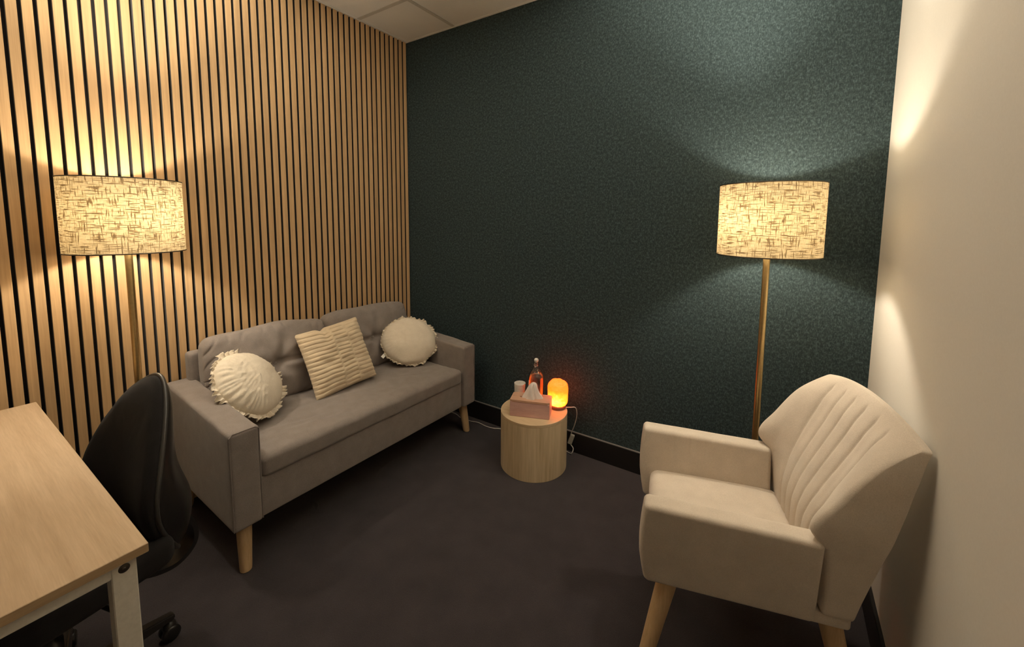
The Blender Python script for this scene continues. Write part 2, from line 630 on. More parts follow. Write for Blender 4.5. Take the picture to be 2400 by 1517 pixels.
def seat_fn(p):
    x = p.x + 0.345
    y, t = p.y, (p.z + 0.055) / 0.11
    z = 0.352 + t * 0.092
    if t > 0.5:
        ex = 1 - abs(p.x / 0.335) ** 6
        ey = 1 - abs(p.y / (HL - AT)) ** 8
        z += (t - 0.5) * 2 * (0.012 * max(0, ex) * max(0, ey) + 0.0045 * fbm(x, y, 0, 7, 1) + 0.004 * fbm(x, y * 0.6, 0, 20, 4))
        # stretched folds running from the front edge
        for (fx, fy, dx, dy, ln, am) in ((0.50, -0.36, 0.35, 1, 0.09, 0.0055), (0.57, -0.28, 0.3, 1, 0.10, 0.005), (0.42, -0.02, 1, 0.5, 0.10, 0.004),
                                         (0.36, 0.15, 1, -0.4, 0.09, 0.004), (0.5, 0.32, 0.6, 1, 0.08, 0.003), (0.30, -0.18, 0.8, 0.8, 0.08, 0.004)):
            L_ = math.hypot(dx, dy)
            ux, uy = dx / L_, dy / L_
            s = (x - fx) * ux + (y - fy) * uy
            d = -(x - fx) * uy + (y - fy) * ux
            if abs(s) < ln * 1.6:
                z -= am * math.exp(-(d / 0.008) ** 2) * max(0, 1 - (s / (ln * 1.6)) ** 2) * (t - 0.5) * 2
    f = sstep(0.2, 0.33, p.x)
    xo = x + f * (0.003 + 0.0035 * fbm(0, y, z, 10, 8) - 0.002 * (1 - t))
    return Vector((xo, y, z))


soft_box('seat_cushion', (0.338, HL - AT - 0.004, 0.055), 0.028, (60, 130, 4), seat_fn, M['sofa'], sofa, 5)

soft_box('back_frame', (0.030, HL - AT + 0.03, 0.21), 0.018, (4, 30, 14),
         lambda p: Vector((p.x + 0.032 - 0.0 * p.z, p.y, p.z + 0.555)), M['sofa'], sofa, 4)

# two tufted back cushions leaning on the frame
for side, (yc, hw) in (('l', (-0.300, 0.300)), ('r', (0.306, 0.298))):
    def cush(p, yc=yc, hw=hw, side=side):
        u, vv = p.y / hw, p.z / 0.195
        ph = 3.1 if side == 'l' else 7.7
        puff = (1 - abs(u) ** 3.2) * (1 - abs(vv) ** 3.0)
        d = p.x
        if p.x > 0:
            d = p.x * (0.62 + 0.55 * max(0, puff)) if True else p.x
            # tuft: dimple at the button and a horizontal pull line
            rr = math.hypot(u * hw, vv * 0.195)
            d -= 0.030 * math.exp(-(rr / 0.035) ** 2)
            d -= 0.014 * math.exp(-(p.z / 0.012) ** 2) * (1 - 0.5 * abs(u))
            an = math.atan2(p.z, p.y)
            d += 0.005 * sin(an * 7 + ph) * math.exp(-((rr - 0.11) / 0.07) ** 2)
            d += 0.006 * fbm(p.y, p.z, 0, 9, ph) + 0.0035 * fbm(p.y, p.z, 0, 24, ph)
            edge = sstep(0.72, 1.0, max(abs(u), abs(vv)))
            cr = abs(sin((p.y * 1.0 - p.z * 0.8) * 46 + 3 * fbm(p.y, p.z, 0, 8, ph)))
            d -= 0.010 * edge * (1 - cr) ** 2 * (1.0 if side == 'l' else 0.5)
        z = p.z + 0.012 * fbm(p.y, 0.3, 0, 6, ph) * (1 if p.z > 0 else 0.2)
        if p.z > 0:
            z += 0.008 * (1 - u * u) - 0.012 * abs(u) ** 6
        yy = p.y * (1 + 0.03 * (1 - abs(vv) ** 2) - 0.02 * abs(vv) ** 4)
        # lean: bottom forward
        lean = 0.17
        X = 0.138 + d * cos(lean) - z * sin(lean)
        Z = 0.640 + d * sin(lean) * 0.6 + z * cos(lean)
        return Vector((X, yc + yy, Z))

    cu = soft_box('back_cushion', (0.068, hw, 0.195), 0.035, (3, 90, 62), cush, M['sofa'], sofa, 5)
    p = cush(Vector((0.068, 0, 0)))
    bt = lathe('button', [(0.0005, 0.004), (0.006, 0.0038), (0.010, 0.0015), (0.0105, -0.002), (0.006, -0.005)], M['sofa'], cu, 20)
    bt.location = p + Vector((0.001, 0, 0))
    bt.rotation_euler = (0, rad(80), 0)

for sx, sy in ((1, -1), (1, 1), (-1, -1), (-1, 1)):
    x0 = 0.628 if sx > 0 else 0.055
    y0 = sy * (HL - 0.058)
    leg('leg', (x0, y0, 0.195), (x0 + 0.028 * sx, y0 + sy * 0.012, 0.0), 0.029, 0.022, M['leg_wood'], sofa)


# ------------------------------------------------------------------ scatter pillows
def frame(o, center, normal, upv, roll=0.0):
    nrm = Vector(normal).normalized()
    upv = Vector(upv)
    y = (upv - nrm * upv.dot(nrm)).normalized()
    x = y.cross(nrm)
    R = Matrix((x, y, nrm)).transposed() @ Matrix.Rotation(roll, 3, 'Z')
    o.matrix_world = Matrix.Translation(center) @ R.to_4x4()


def round_pillow(name, R, T, ruffle, gather, seed, label, squash=0.0):
    root = thing(name, (0, 0, 0), 0, label, 'cushion', 'cream round ruffled cushions')
    prof = []
    K = 26
    for side in (1, -1):
        for i in range(K + 1):
            rho = i / K if side == 1 else 1 - i / K
            z = side * T * (max(0.0, 1 - rho ** 2.6)) ** 0.62
            prof.append((max(0.0006, rho * R), z))
    prof = [prof[0]] + prof[1:K + 1] + prof[K + 2:]

    def f(p, a):
        rho = math.hypot(p.x, p.y) / R
        side_ = 0.25 + 0.75 * sstep(-0.35, 0.6, -cos(a) * 0.9 + sin(a) * 0.25)      # gathers bunch on one side
        g = gather * side_ * sstep(0.52, 1.0, rho) * (1 - sstep(0.93, 1.0, rho) * 0.4)
        zz = p.z + math.copysign(1, p.z or 1) * (g * (abs(sin(a * 19 + 3.6 * fbm(cos(a), sin(a), 0, 2.2, seed))) - 0.5)
                                                 + 0.007 * fbm(p.x, p.y, p.z, 11, seed) + gather * 0.45 * side_ * fbm(p.x * 0.5, p.y, p.z, 80, seed))
        wob = 1 + 0.025 * fbm(cos(a), sin(a), 0, 1.3, seed) + 0.01 * sin(a * 9 + seed)
        return Vector((p.x * wob, p.y * wob * (1 - squash), zz))
    body = lathe('cover', prof, M['cream'], root, 200, True, f)
    # frilled edge
    verts, faces = [], []
    NA, NR = 720, 7
    for i in range(NA):
        a = 2 * pi * i / NA
        wob = 1 + 0.025 * fbm(cos(a), sin(a), 0, 1.3, seed) + 0.01 * sin(a * 9 + seed)
        wid = ruffle * (0.8 + 0.75 * fbm(cos(a), sin(a), 0, 5, seed + 3)) * (0.86 + 0.14 * random.random())
        for j in range(NR):
            t = j / (NR - 1)
            r = (R - 0.004) * wob + wid * t
            z = t * (0.011 * sin(a * 42 + 4 * fbm(cos(a), sin(a), 0, 6, seed)) + 0.008 * fbm(cos(a), sin(a), t * 0.2, 14, seed + 9))
            verts.append(Vector((r * cos(a), r * sin(a) * (1 - squash), z)))
    for i in range(NA):
        i2 = (i + 1) % NA
        for j in range(NR - 1):
            faces.append((i * NR + j, i * NR + j + 1, i2 * NR + j + 1, i2 * NR + j))
    fr = link('ruffle', mesh('ruffle', verts, faces), M['cream'], root, True)
    md = fr.modifiers.new('thickness', 'SOLIDIFY')
    md.thickness = 0.0025
    md.offset = 0
    return root


p1 = round_pillow('round_cushion', 0.168, 0.072, 0.032, 0.0075, 1.3,
                  'cream round cushion with gathered ruffle leaning on the sofa arm nearest the desk', 0.0)
frame(p1, (0.325, -1.318, 0.626), (0.66, 0.38, 0.62), (-0.45, -0.25, 1), 0.15)
p3 = round_pillow('round_cushion', 0.176, 0.072, 0.018, 0.0022, 4.6,
                  'smooth cream round cushion with frayed edge by the far sofa arm and teal wall', 0.10)
frame(p3, (0.380, -0.368, 0.603), (0.72, -0.42, 0.55), (-0.3, 0.3, 1), -0.05)
tg = box('care_tag', -0.014, 0.014, -0.010, 0.010, -0.0006, 0.0006, M['tag'], p3)
tg.location = (-0.160, -0.100, -0.002)
tg.rotation_euler = (0.1, 0.1, 0.9)
tag(tg, 'white care tag')

sq = thing('square_cushion', (0, 0, 0), 0, 'beige square pleated cushion standing in the middle of the grey sofa', 'cushion')
HS = 0.187


def sq_fn(p):
    u, vv = p.x / HS, p.y / HS
    e = max(0.0, 1 - abs(u) ** 3.4) ** 0.55 * max(0.0, 1 - abs(vv) ** 3.4) ** 0.55
    z = (1 if p.z > 0 else -1) * (0.006 + 0.058 * e) * min(1, abs(p.z) / 0.012)
    if p.z > 0:
        if u < -0.12: ph, am = 0.0, 1.0
        elif u < 0.36: ph, am = 1.9, 0.9
        else: ph, am = 3.6, 0.55
        seam = min(abs(u + 0.12), abs(u - 0.36))
        m_ = sstep(0.0, 0.07, seam)
        wav = sin(vv * 50 + ph + 2.6 * fbm(u, vv, 0, 1.7, 2) + 0.8 * u)
        am *= 0.55 + 0.75 * (0.5 + fbm(u, vv, 0, 2.6, 12))
        z += am * (0.0036 * m_ * (1 - (0.5 + 0.5 * wav) ** 2.5 * 1.6) + 0.003 * (1 - m_))
        z += 0.010 * fbm(u, vv * 1.4, 0, 1.5, 6) * e + 0.006 * fbm(u, vv * 1.5, 0, 3.2, 1)
    px = p.x * (1 - 0.055 * (1 - vv * vv) + 0.004 * sin(vv * 50))
    py = p.y * (1 - 0.035 * (1 - u * u)) + (-0.014 * math.exp(-((u + 0.28) / 0.10) ** 2) if vv > 0.4 else 0) * (vv - 0.4) / 0.6
    return Vector((px, py, z))


soft_box('cover', (HS, HS, 0.012), 0.0118, (90, 170, 1), sq_fn, M['beige'], sq, 3)
frame(sq, (0.330, -0.858, 0.628), (0.90, -0.06, 0.40), (-0.35, 0.02, 1), 0.085)


# ------------------------------------------------------------------ floor lamps
def make_lamp(loc, bulb_off, tilt, label):
    R, zt, zb = 0.182, 1.552, 1.272
    root = thing('floor_lamp', loc, 0, label, 'lamp', 'brass floor lamps with linen drum shades')
    lathe('base', [(0.001, 0.0), (0.128, 0.0), (0.130, 0.003), (0.130, 0.014), (0.127, 0.018), (0.02, 0.020), (0.016, 0.026), (0.001, 0.026)], M['brass'], root, 56)
    auto_smooth(root.children[-1], 30) if root.children else None
    tube('pole', [(0, 0, 0.022), (0, 0, 1.33)], 0.0125, M['brass'], root, 20)
    # shade: thin drum, fabric with its own uv in metres
    seg = 96
    verts, faces = [], []
    rows = 10
    for j in range(rows + 1):
        z = zb + (zt - zb) * j / rows
        for i in range(seg):
            a = 2 * pi * i / seg
            verts.append((R * cos(a), R * sin(a), z))
    for j in range(rows):
        for i in range(seg):
            i2 = (i + 1) % seg
            faces.append((j * seg + i, j * seg + i2, (j + 1) * seg + i2, (j + 1) * seg + i))
    me = mesh('lamp_shade', verts, faces)
    uvl = me.uv_layers.new(name='UVMap')
    for pi_, poly in enumerate(me.polygons):
        i, j = pi_ % seg, pi_ // seg
        for li, (di, dj) in zip(poly.loop_indices, ((0, 0), (1, 0), (1, 1), (0, 1))):
            uvl.data[li].uv = ((i + di) / seg * 2 * pi * R, (j + dj) / rows * (zt - zb))
    sh = link('lamp_shade', me, M['shade'], root, True)
    for z in (zb, zt):
        tube('trim_ring', [(R * cos(2 * pi * i / 72), R * sin(2 * pi * i / 72), z) for i in range(72)], 0.0022, M['dark_metal'], sh, 6, True)
    # spider fitting that carries the shade
    tube('spider_ring', [(0.02 * cos(2 * pi * i / 20), 0.02 * sin(2 * pi * i / 20), 1.335) for i in range(20)], 0.003, M['dark_metal'], root, 6, True)
    for k in range(3):
        a = 2 * pi * k / 3 + 0.4
        tube('spider_arm', [(0.018 * cos(a), 0.018 * sin(a), 1.335), (0.10 * cos(a), 0.10 * sin(a), 1.30), ((R - 0.002) * cos(a), (R - 0.002) * sin(a), zb + 0.004)], 0.0018, M['dark_metal'], root, 6)
    bx, by = bulb_off
    tube('socket', [(0, 0, 1.33), (bx * 0.35, by * 0.35, 1.348), (bx * 0.75, by * 0.75, 1.372)], 0.016, M['dark_metal'], root, 14)
    bl = lathe('bulb', [(0.0005, -0.030), (0.012, -0.0275), (0.022, -0.020), (0.029, -0.008), (0.030, 0.0), (0.029, 0.008), (0.022, 0.020), (0.012, 0.0275), (0.0005, 0.030)], M['bulb'], root, 24)
    bl.location = (bx, by, 1.418)
    tag(bl, 'glowing warm bulb')
    # added unseen spot beside the bulb; its ceiling bounce fills the room
    ld_ = bpy.data.lights.new('bulb_uplight', 'SPOT')
    ld_.energy = FILL_SPOT_WATTS
    ld_.color = BULB_COLOR
    ld_.spot_size = rad(84)
    ld_.spot_blend = 1.0
    ld_.shadow_soft_size = 0.02
    lo = bpy.data.objects.new('bulb_uplight', ld_)
    C.objects.link(lo)
    lo.parent = root
    lo.location = (bx * 0.3, by * 0.3, 1.452)
    lo.rotation_euler = Vector((-tilt[0], -tilt[1], -1)).to_track_quat('Z', 'Y').to_euler()
    return root


make_lamp((2.349, -0.265, 0), (-0.035, -0.03), (-0.16, -0.26), 'lit brass floor lamp with linen drum shade before the teal wall behind the armchair')
make_lamp((0.222, -1.688, 0), (0.035, 0.02), (0.28, 0.06), 'lit brass floor lamp with linen drum shade before the oak slats behind the office chair')

# ------------------------------------------------------------------ drum side table and what stands on it
TX, TY, TR, TH = 1.260, -0.240, 0.190, 0.323
tb = thing('side_table', (TX, TY, 0), 0, 'pale wood drum side table between the sofa and the armchair', 'table')
lathe('body', [(0.001, 0), (TR - 0.002, 0), (TR, 0.002), (TR, TH - 0.0165)], M['table_wood'], tb, 96)
auto_smooth(tb.children[0], 40)
lathe('top', [(0.001, TH - 0.016), (TR - 0.001, TH - 0.016), (TR, TH - 0.015), (TR, TH - 0.0015), (TR - 0.0015, TH), (0.001, TH)], M['table_top'], tb, 96)
auto_smooth(tb.children[1], 40)

tbx = thing('tissue_box', (1.274, -0.297, TH), math.atan2(0.078, 0.21),
            'pinkish wooden tissue box at the front of the drum side table', 'tissue box')
bl_, bd, bh = 0.110, 0.052, 0.094
bm = box_bm(-bl_, bl_, -bd, bd, 0.0005, bh - 0.011, 0.0015, 1)
bm_obj('box_body', bm, M['pink_wood'], tbx)
# lid as four strips around an oval slot
verts, faces = [], []
NS = 48
z1, z0 = bh, bh - 0.0105
inner, outer = [], []
for i in range(NS):
    a = 2 * pi * (i + 0.5) / NS
    ca, sa = cos(a), sin(a)
    sc = 1 / max(abs(ca) / 1.0, abs(sa) / 1.0)
    inner.append((0.066 * ca, 0.018 * sa))
    outer.append((max(-1, min(1, ca * sc)) * (bl_ + 0.001), max(-1, min(1, sa * sc)) * (bd + 0.001)))
for ring, z in ((inner, z0), (outer, z0), (outer, z1), (inner, z1)):
    verts += [(x, y, z) for x, y in ring]
for i in range(NS):
    i2 = (i + 1) % NS
    for k in range(4):
        k2 = (k + 1) % 4
        faces.append((k * NS + i, k * NS + i2, k2 * NS + i2, k2 * NS + i))
ld = link('lid', mesh('lid', verts, faces), M['box_wood'], tbx)


def tissue_fn(p, a):
    t = p.z / 0.085
    k = 1 + 0.20 * sin(a * 3 + 0.6) + 0.13 * sin(a * 5 + 2 + t * 2) + 0.07 * sin(a * 9 + t * 4)
    sx, sy = 1.0, 0.48 + 0.45 * t
    return Vector((p.x * k * sx + 0.012 * t * t - 0.004, p.y * k * sy + 0.004 * t, p.z + 0.004 * sin(a * 4 + 1) * (1 - t)))


ts = lathe('tissue', [(0.050, 0.0), (0.048, 0.004), (0.043, 0.014), (0.036, 0.028), (0.030, 0.042), (0.025, 0.055), (0.020, 0.067), (0.014, 0.077), (0.007, 0.083), (0.0008, 0.0855)], M['paper'], tbx, 90, True, tissue_fn)
ts.location = (0.004, 0.0, bh - 0.008)
ts.scale = (1.12, 1.15, 1.12)
tag(ts, 'crumpled white tissue pulled up through the slot')

bt = thing('glass_bottle', (1.236, -0.178, TH), 0.5, 'clear swing top glass bottle of water behind the tissue box', 'bottle')
outer_p = [(0.001, 0.0), (0.040, 0.0), (0.0445, 0.004), (0.0455, 0.012), (0.0455, 0.150), (0.0445, 0.166), (0.040, 0.184), (0.031, 0.200), (0.0215, 0.213), (0.0165, 0.224), (0.0145, 0.236), (0.0140, 0.247), (0.0165, 0.249), (0.0165, 0.255), (0.0135, 0.257)]
inner_p = [(r_ - 0.003 if r_ > 0.01 else 0.001, z) for r_, z in outer_p]
inner_p[0], inner_p[1] = (0.001, 0.004), (0.037, 0.004)
inner_p[2] = (0.0415, 0.008)
prof = outer_p + [(0.0105, 0.257)] + inner_p[::-1][1:]
lathe('glass', prof, M['glass'], bt, 56)
wp = [(0.001, 0.0045)] + [(r_ - 0.0004, z + 0.0006) for r_, z in inner_p[1:6]] + [(0.0362, 0.186), (0.001, 0.186)]
lathe('water', wp, M['water'], bt, 48)
st = lathe('stopper', [(0.0005, 0.254), (0.0095, 0.255), (0.0105, 0.2585), (0.0125, 0.262), (0.0130, 0.267), (0.0115, 0.273), (0.007, 0.277), (0.0005, 0.278)], M['porcelain'], bt, 24)
tag(st, 'white porcelain stopper')
for sy in (-1, 1):
    tube('wire_bail', [(0.0, sy * 0.0145, 0.238), (0.006, sy * 0.021, 0.240), (0.008, sy * 0.024, 0.250), (0.002, sy * 0.021, 0.262), (0.0, sy * 0.0125, 0.268)], 0.0013, M['chrome'], bt, 6, False, None, 5)
    tube('wire_bail', [(0.0, sy * 0.0150, 0.235), (-0.007, sy * 0.021, 0.231), (-0.012, sy * 0.018, 0.244), (-0.006, sy * 0.0165, 0.256)], 0.0013, M['chrome'], bt, 6, False, None, 5)
tube('wire_collar', [(0.0156 * cos(2 * pi * i / 24), 0.0156 * sin(2 * pi * i / 24), 0.237) for i in range(24)], 0.0013, M['chrome'], bt, 6, True)

cp = lathe('cup', [(0.001, 0.0), (0.029, 0.0), (0.031, 0.003), (0.0335, 0.108), (0.0338, 0.112), (0.0325, 0.112), (0.0315, 0.108), (0.029, 0.006), (0.001, 0.005)], M['porcelain'], None, 48)
cp.location = (1.135, -0.196, TH)
tag(cp, 'small white cylindrical cup beside the bottle on the drum table', 'cup')

sl = thing('salt_lamp', (1.362, -0.142, TH), 0.0, 'glowing orange salt crystal lamp on the drum side table', 'lamp')
lathe('wooden_base', [(0.001, 0), (0.046, 0), (0.048, 0.003), (0.048, 0.014), (0.045, 0.018), (0.001, 0.018)], M['lamp_base_wood'], sl, 40)
# rough faceted block
random.seed(21)
ring = [(0.045, 0.0185), (0.054, 0.030), (0.056, 0.052), (0.058, 0.085), (0.058, 0.118), (0.054, 0.140), (0.043, 0.157), (0.021, 0.160), (0.001, 0.159)]
verts, faces = [], []
sg = 11
offs = [random.uniform(-0.05, 0.05) for _ in range(sg)]
for r_, z in ring:
    for i in range(sg):
        a = 2 * pi * i / sg
        k = 1 + offs[i] + random.uniform(-0.025, 0.025)
        flat = 0.90 if abs(sin(a)) > 0.8 else 1.0
        verts.append((r_ * k * cos(a), r_ * k * sin(a) * flat, z + random.uniform(-0.003, 0.003) * (z > 0.03)))
for j in range(len(ring) - 1):
    for i in range(sg):
        i2 = (i + 1) % sg
        faces.append((j * sg + i, j * sg + i2, (j + 1) * sg + i2, (j + 1) * sg + i))
faces.append(tuple(range(sg - 1, -1, -1)))
faces.append(tuple(range((len(ring) - 1) * sg, len(ring) * sg)))
me = mesh('salt_block', verts, faces)
bm = bmesh.new(); bm.from_mesh(me)
bmesh.ops.triangulate(bm, faces=bm.faces[:])
bmesh.ops.subdivide_edges(bm, edges=bm.edges[:], cuts=2, use_grid_fill=True, smooth=0.35)
for vv in bm.verts:
    vv.co += vv.normal * 0.0022 * fbm(*vv.co, 45, 3)
bm.to_mesh(me); bm.free()
tag(link('salt_block', me, M['salt'], sl), 'rough glowing orange salt crystal')
# its white flex: over the table edge, down to an inline switch, along the skirting and behind the sofa
o = Vector((1.362, -0.142, TH))
cord_pts = [(1.408, -0.132, 0.330), (1.432, -0.118, 0.331), (1.455, -0.098, 0.326), (1.452, -0.072, 0.270), (1.432, -0.056, 0.200), (1.408, -0.044, 0.140), (1.402, -0.038, 0.120)]
tube('flex', [Vector(p) - o for p in cord_pts], 0.0026, M['cord_white'], sl, 8, False, None, 6)
sw = box('inline_switch', -0.013, 0.013, -0.010, 0.010, -0.030, 0.030, M['plug_grey'], sl, 0.003, 2)
sw.location = Vector((1.402, -0.036, 0.092)) - o
sw.rotation_euler = (0.0, rad(18), rad(20))
tag(sw, 'grey inline switch')
cord2 = [(1.393, -0.036, 0.062), (1.404, -0.038, 0.056), (1.420, -0.042, 0.040), (1.415, -0.052, 0.015), (1.392, -0.040, 0.004), (1.345, -0.026, 0.004), (1.26, -0.022, 0.004),
         (1.10, -0.026, 0.004), (0.96, -0.034, 0.004), (0.882, -0.040, 0.004), (0.846, -0.058, 0.004), (0.789, -0.066, 0.004), (0.708, -0.056, 0.004), (0.660, -0.068, 0.004), (0.626, -0.070, 0.004), (0.560, -0.070, 0.004), (0.480, -0.045, 0.004), (0.30, -0.05, 0.004)]
tube('flex', [Vector(p) - o for p in cord2], 0.0028, M['cord_white'], sl, 8, False, None, 6)

# ------------------------------------------------------------------ armchair (local +X faces forward, +Y is the side nearer the camera)
ac = thing('armchair', (2.347, -0.746, 0), rad(196), 'oatmeal fabric armchair with channelled back by the white wall', 'armchair')
MA = M['armchair']


def ac_arm(sy):
    def f(p):
        t = (p.z + 0.13) / 0.26
        x = 0.096 + p.x * 1.022
        z = 0.345 + t * 0.26 - 0.012 * (1 - (p.x + 0.214) / 0.428) * t
        out = (0.232 - 0.0) + 0.031 * t
        y = sy * (out - 0.033) + p.y * (1 + 0.0 * t)
        if p.x > 0:
            bow = 0.012 * sin(pi * min(1, max(0, t * 0.85 + 0.12))) - 0.024 * max(0, 0.4 - t) ** 1.0
            x += bow * sstep(0.05, 0.2, p.x)
        if sy < 0:       # short stitched creases inside the far arm
            for k, cx in enumerate((0.205, 0.150, 0.098)):
                y -= 0.0030 * math.exp(-((x - cx) / 0.0035) ** 2) * sstep(0.55, 0.72, t) * (1 - sstep(0.9, 0.99, t)) * (1 if p.y > 0 else 0)
        wv = 0.0018 * fbm(x, y, z, 12, 2 + sy)
        return Vector((x, y + wv, z + wv))
    return f


for sy in (1, -1):
    soft_box('arm', (0.214, 0.033, 0.13), 0.015, (90 if sy < 0 else 30, 4, 24), ac_arm(sy), MA, ac, 5)


def ac_seat(p):
    x, y, t = p.x + 0.070, p.y, (p.z + 0.055) / 0.11
    z = 0.352 + 0.098 * t
    if t > 0.5:
        z += (t - 0.5) * 2 * (0.014 * max(0, 1 - (p.x / 0.21) ** 4) * max(0, 1 - (p.y / 0.2) ** 4) + 0.002 * fbm(x, y, 0, 9, 5))
    if p.x > 0:
        x += 0.010 * (1 - (p.y / 0.2) ** 2) * sstep(0.1, 0.2, p.x)
    return Vector((x, y, z))


soft_box('seat', (0.215, 0.205, 0.055), 0.030, (30, 30, 4), ac_seat, MA, ac, 5)
soft_box('base_frame', (0.235, 0.228, 0.018), 0.012, (8, 8, 1), lambda p: Vector((p.x + 0.030, p.y, p.z + 0.362)), MA, ac, 3)

FS = [(-0.132, 0.380), (-0.134, 0.45), (-0.128, 0.53), (-0.118, 0.585), (-0.112, 0.622), (-0.122, 0.675), (-0.144, 0.720), (-0.180, 0.775), (-0.214, 0.815), (-0.258, 0.850), (-0.296, 0.874)]
FC = [(-0.135, 0.380), (-0.128, 0.45), (-0.129, 0.53), (-0.142, 0.585), (-0.156, 0.622), (-0.179, 0.675), (-0.201, 0.720), (-0.231, 0.775), (-0.254, 0.815), (-0.281, 0.850), (-0.303, 0.874)]
RS = [(-0.205, 0.380), (-0.221, 0.45), (-0.240, 0.53), (-0.252, 0.585), (-0.260, 0.622), (-0.271, 0.675), (-0.281, 0.720), (-0.292, 0.775), (-0.302, 0.815), (-0.311, 0.850), (-0.318, 0.872)]


def samp(tab, s):
    f = max(0, min(0.9999, s)) * (len(tab) - 1)
    i = int(f); t = f - i
    p0 = tab[max(0, i - 1)]; p1_ = tab[i]; p2_ = tab[i + 1]; p3_ = tab[min(len(tab) - 1, i + 2)]
    return [0.5 * (2 * b1 + (c1 - a1) * t + (2 * a1 - 5 * b1 + 4 * c1 - d1) * t * t + (3 * b1 - a1 - 3 * c1 + d1) * t ** 3)
            for a1, b1, c1, d1 in zip(p0, p1_, p2_, p3_)]


def ac_back(p):
    s = (p.z + 0.25) / 0.5
    t = (p.x + 0.06) / 0.12          # 0 rear .. 1 front
    q = p.y / 0.262                  # across
    bl = sstep(0.42, 0.95, abs(q))
    F, Rr = [a1 * bl + c1 * (1 - bl) for a1, c1 in zip(samp(FS, s), samp(FC, s))], samp(RS, s)
    wing = sstep(0.72, 0.93, abs(q)) * math.exp(-((s - 0.42) / 0.10) ** 2)
    fx = F[0] + 0.024 * wing
    fz = F[1]
    # channel grooves fanning from the seat to the top rail
    gr = 0.0
    fade = sstep(0.02, 0.12, s) * (1 - sstep(0.86, 0.93, s))
    for k in range(6):
        c = (k - 2.5) * (0.044 + 0.022 * s)
        d = abs(p.y - c)
        gr += 0.0075 * math.exp(-d / 0.0065)
    puff = 0.0
    if t > 0.5:
        nx, nz = 0.8, 0.6
        fx -= gr * fade * nx
        fz -= gr * fade * nz * sstep(0.35, 0.7, s)
    X = Rr[0] + (fx - Rr[0]) * t
    Z = Rr[1] + (fz - Rr[1]) * t
    half = 0.238 + 0.027 * sstep(0.0, 0.5, s) - 0.010 * sstep(0.7, 1.0, s)
    Z += 0.036 * (1 - q * q) * sstep(0.55, 1.0, s) - 0.0 * abs(q) ** 8
    return Vector((X, q * half, Z))


soft_box('backrest', (0.06, 0.262, 0.25), 0.014, (3, 180, 80), ac_back, MA, ac, 5)
for sx in (1, -1):
    for sy in (1, -1):
        x0 = 0.236 if sx > 0 else -0.168
        leg('leg', (x0, sy * 0.180, 0.350), (x0 + sx * (0.080 if sy > 0 else 0.026), sy * (0.222 if sy > 0 else 0.200), 0.0), 0.030, 0.019, M['leg_wood'], ac)

# ------------------------------------------------------------------ desk
dk = thing('desk', (0.71, -2.253, 0), 0, 'oak topped desk with white steel frame in the near left corner', 'desk')
DX, DY, DZ = 0.600, 0.300, 0.72
tp = box('desktop', -DX, DX, -DY, DY, DZ - 0.020, DZ, M['desk_wood'], dk, 0.0012, 1)
tp.data.materials.append(M['desk_edge'])
for pl in tp.data.polygons:
    if abs(pl.normal.z) < 0.5:
        pl.material_index = 1
zf = DZ - 0.0205
for sx in (-1, 1):
    x1, x0 = sx * (DX - 0.012), sx * (DX - 0.052)
    a_, b_ = min(x0, x1), max(x0, x1)
    box('end_rail', a_, b_, -DY + 0.058, DY - 0.058, zf - 0.028, zf, M['white_steel'], dk, 0.002, 1)
    for sy in (-1, 1):
        y1, y0 = sy * (DY - 0.018), sy * (DY - 0.058)
        c_, d_ = min(y0, y1), max(y0, y1)
        lg = box('leg', a_, b_, c_, d_, 0.0, zf, M['white_steel'], dk, 0.002, 1)
        bo = lathe('bolt', [(0.0005, 0.0035), (0.0028, 0.0035), (0.003, 0.0018), (0.0045, 0.0018), (0.0085, 0.001), (0.0095, 0.0), (0.0095, -0.002)], M['dark_metal'], lg, 20)
        bo.location = (sx * (DX - 0.012), (c_ + d_) / 2, zf - 0.016)
        bo.rotation_euler = (0, sx * pi / 2, 0)
for sy in (-1, 1):
    y1, y0 = sy * (DY - 0.018), sy * (DY - 0.048)
    box('long_rail', -DX + 0.053, DX - 0.053, min(y0, y1), max(y0, y1), zf - 0.028, zf, M['white_steel'], dk, 0.002, 1)

# ------------------------------------------------------------------ office chair (local -Y faces the desk)
oc = thing('office_chair', (0.776, -2.050, 0), rad(8), 'black office chair with tall rounded back pushed under the desk', 'chair')
BK = M['black_mesh']


def seat_oc(p):
    u, vv = p.x / 0.235, p.y / 0.225
    x, y = p.x * (1 - 0.06 * vv * vv), p.y * (1 - 0.05 * u * u)
    z = 0.435 + p.z + 0.012 * (u * u) * (p.z > 0) - 0.02 * sstep(0.5, 1, -vv)
    return Vector((x, y + 0.0, z))


soft_box('seat', (0.235, 0.225, 0.038), 0.034, (16, 16, 2), seat_oc, BK, oc, 5)


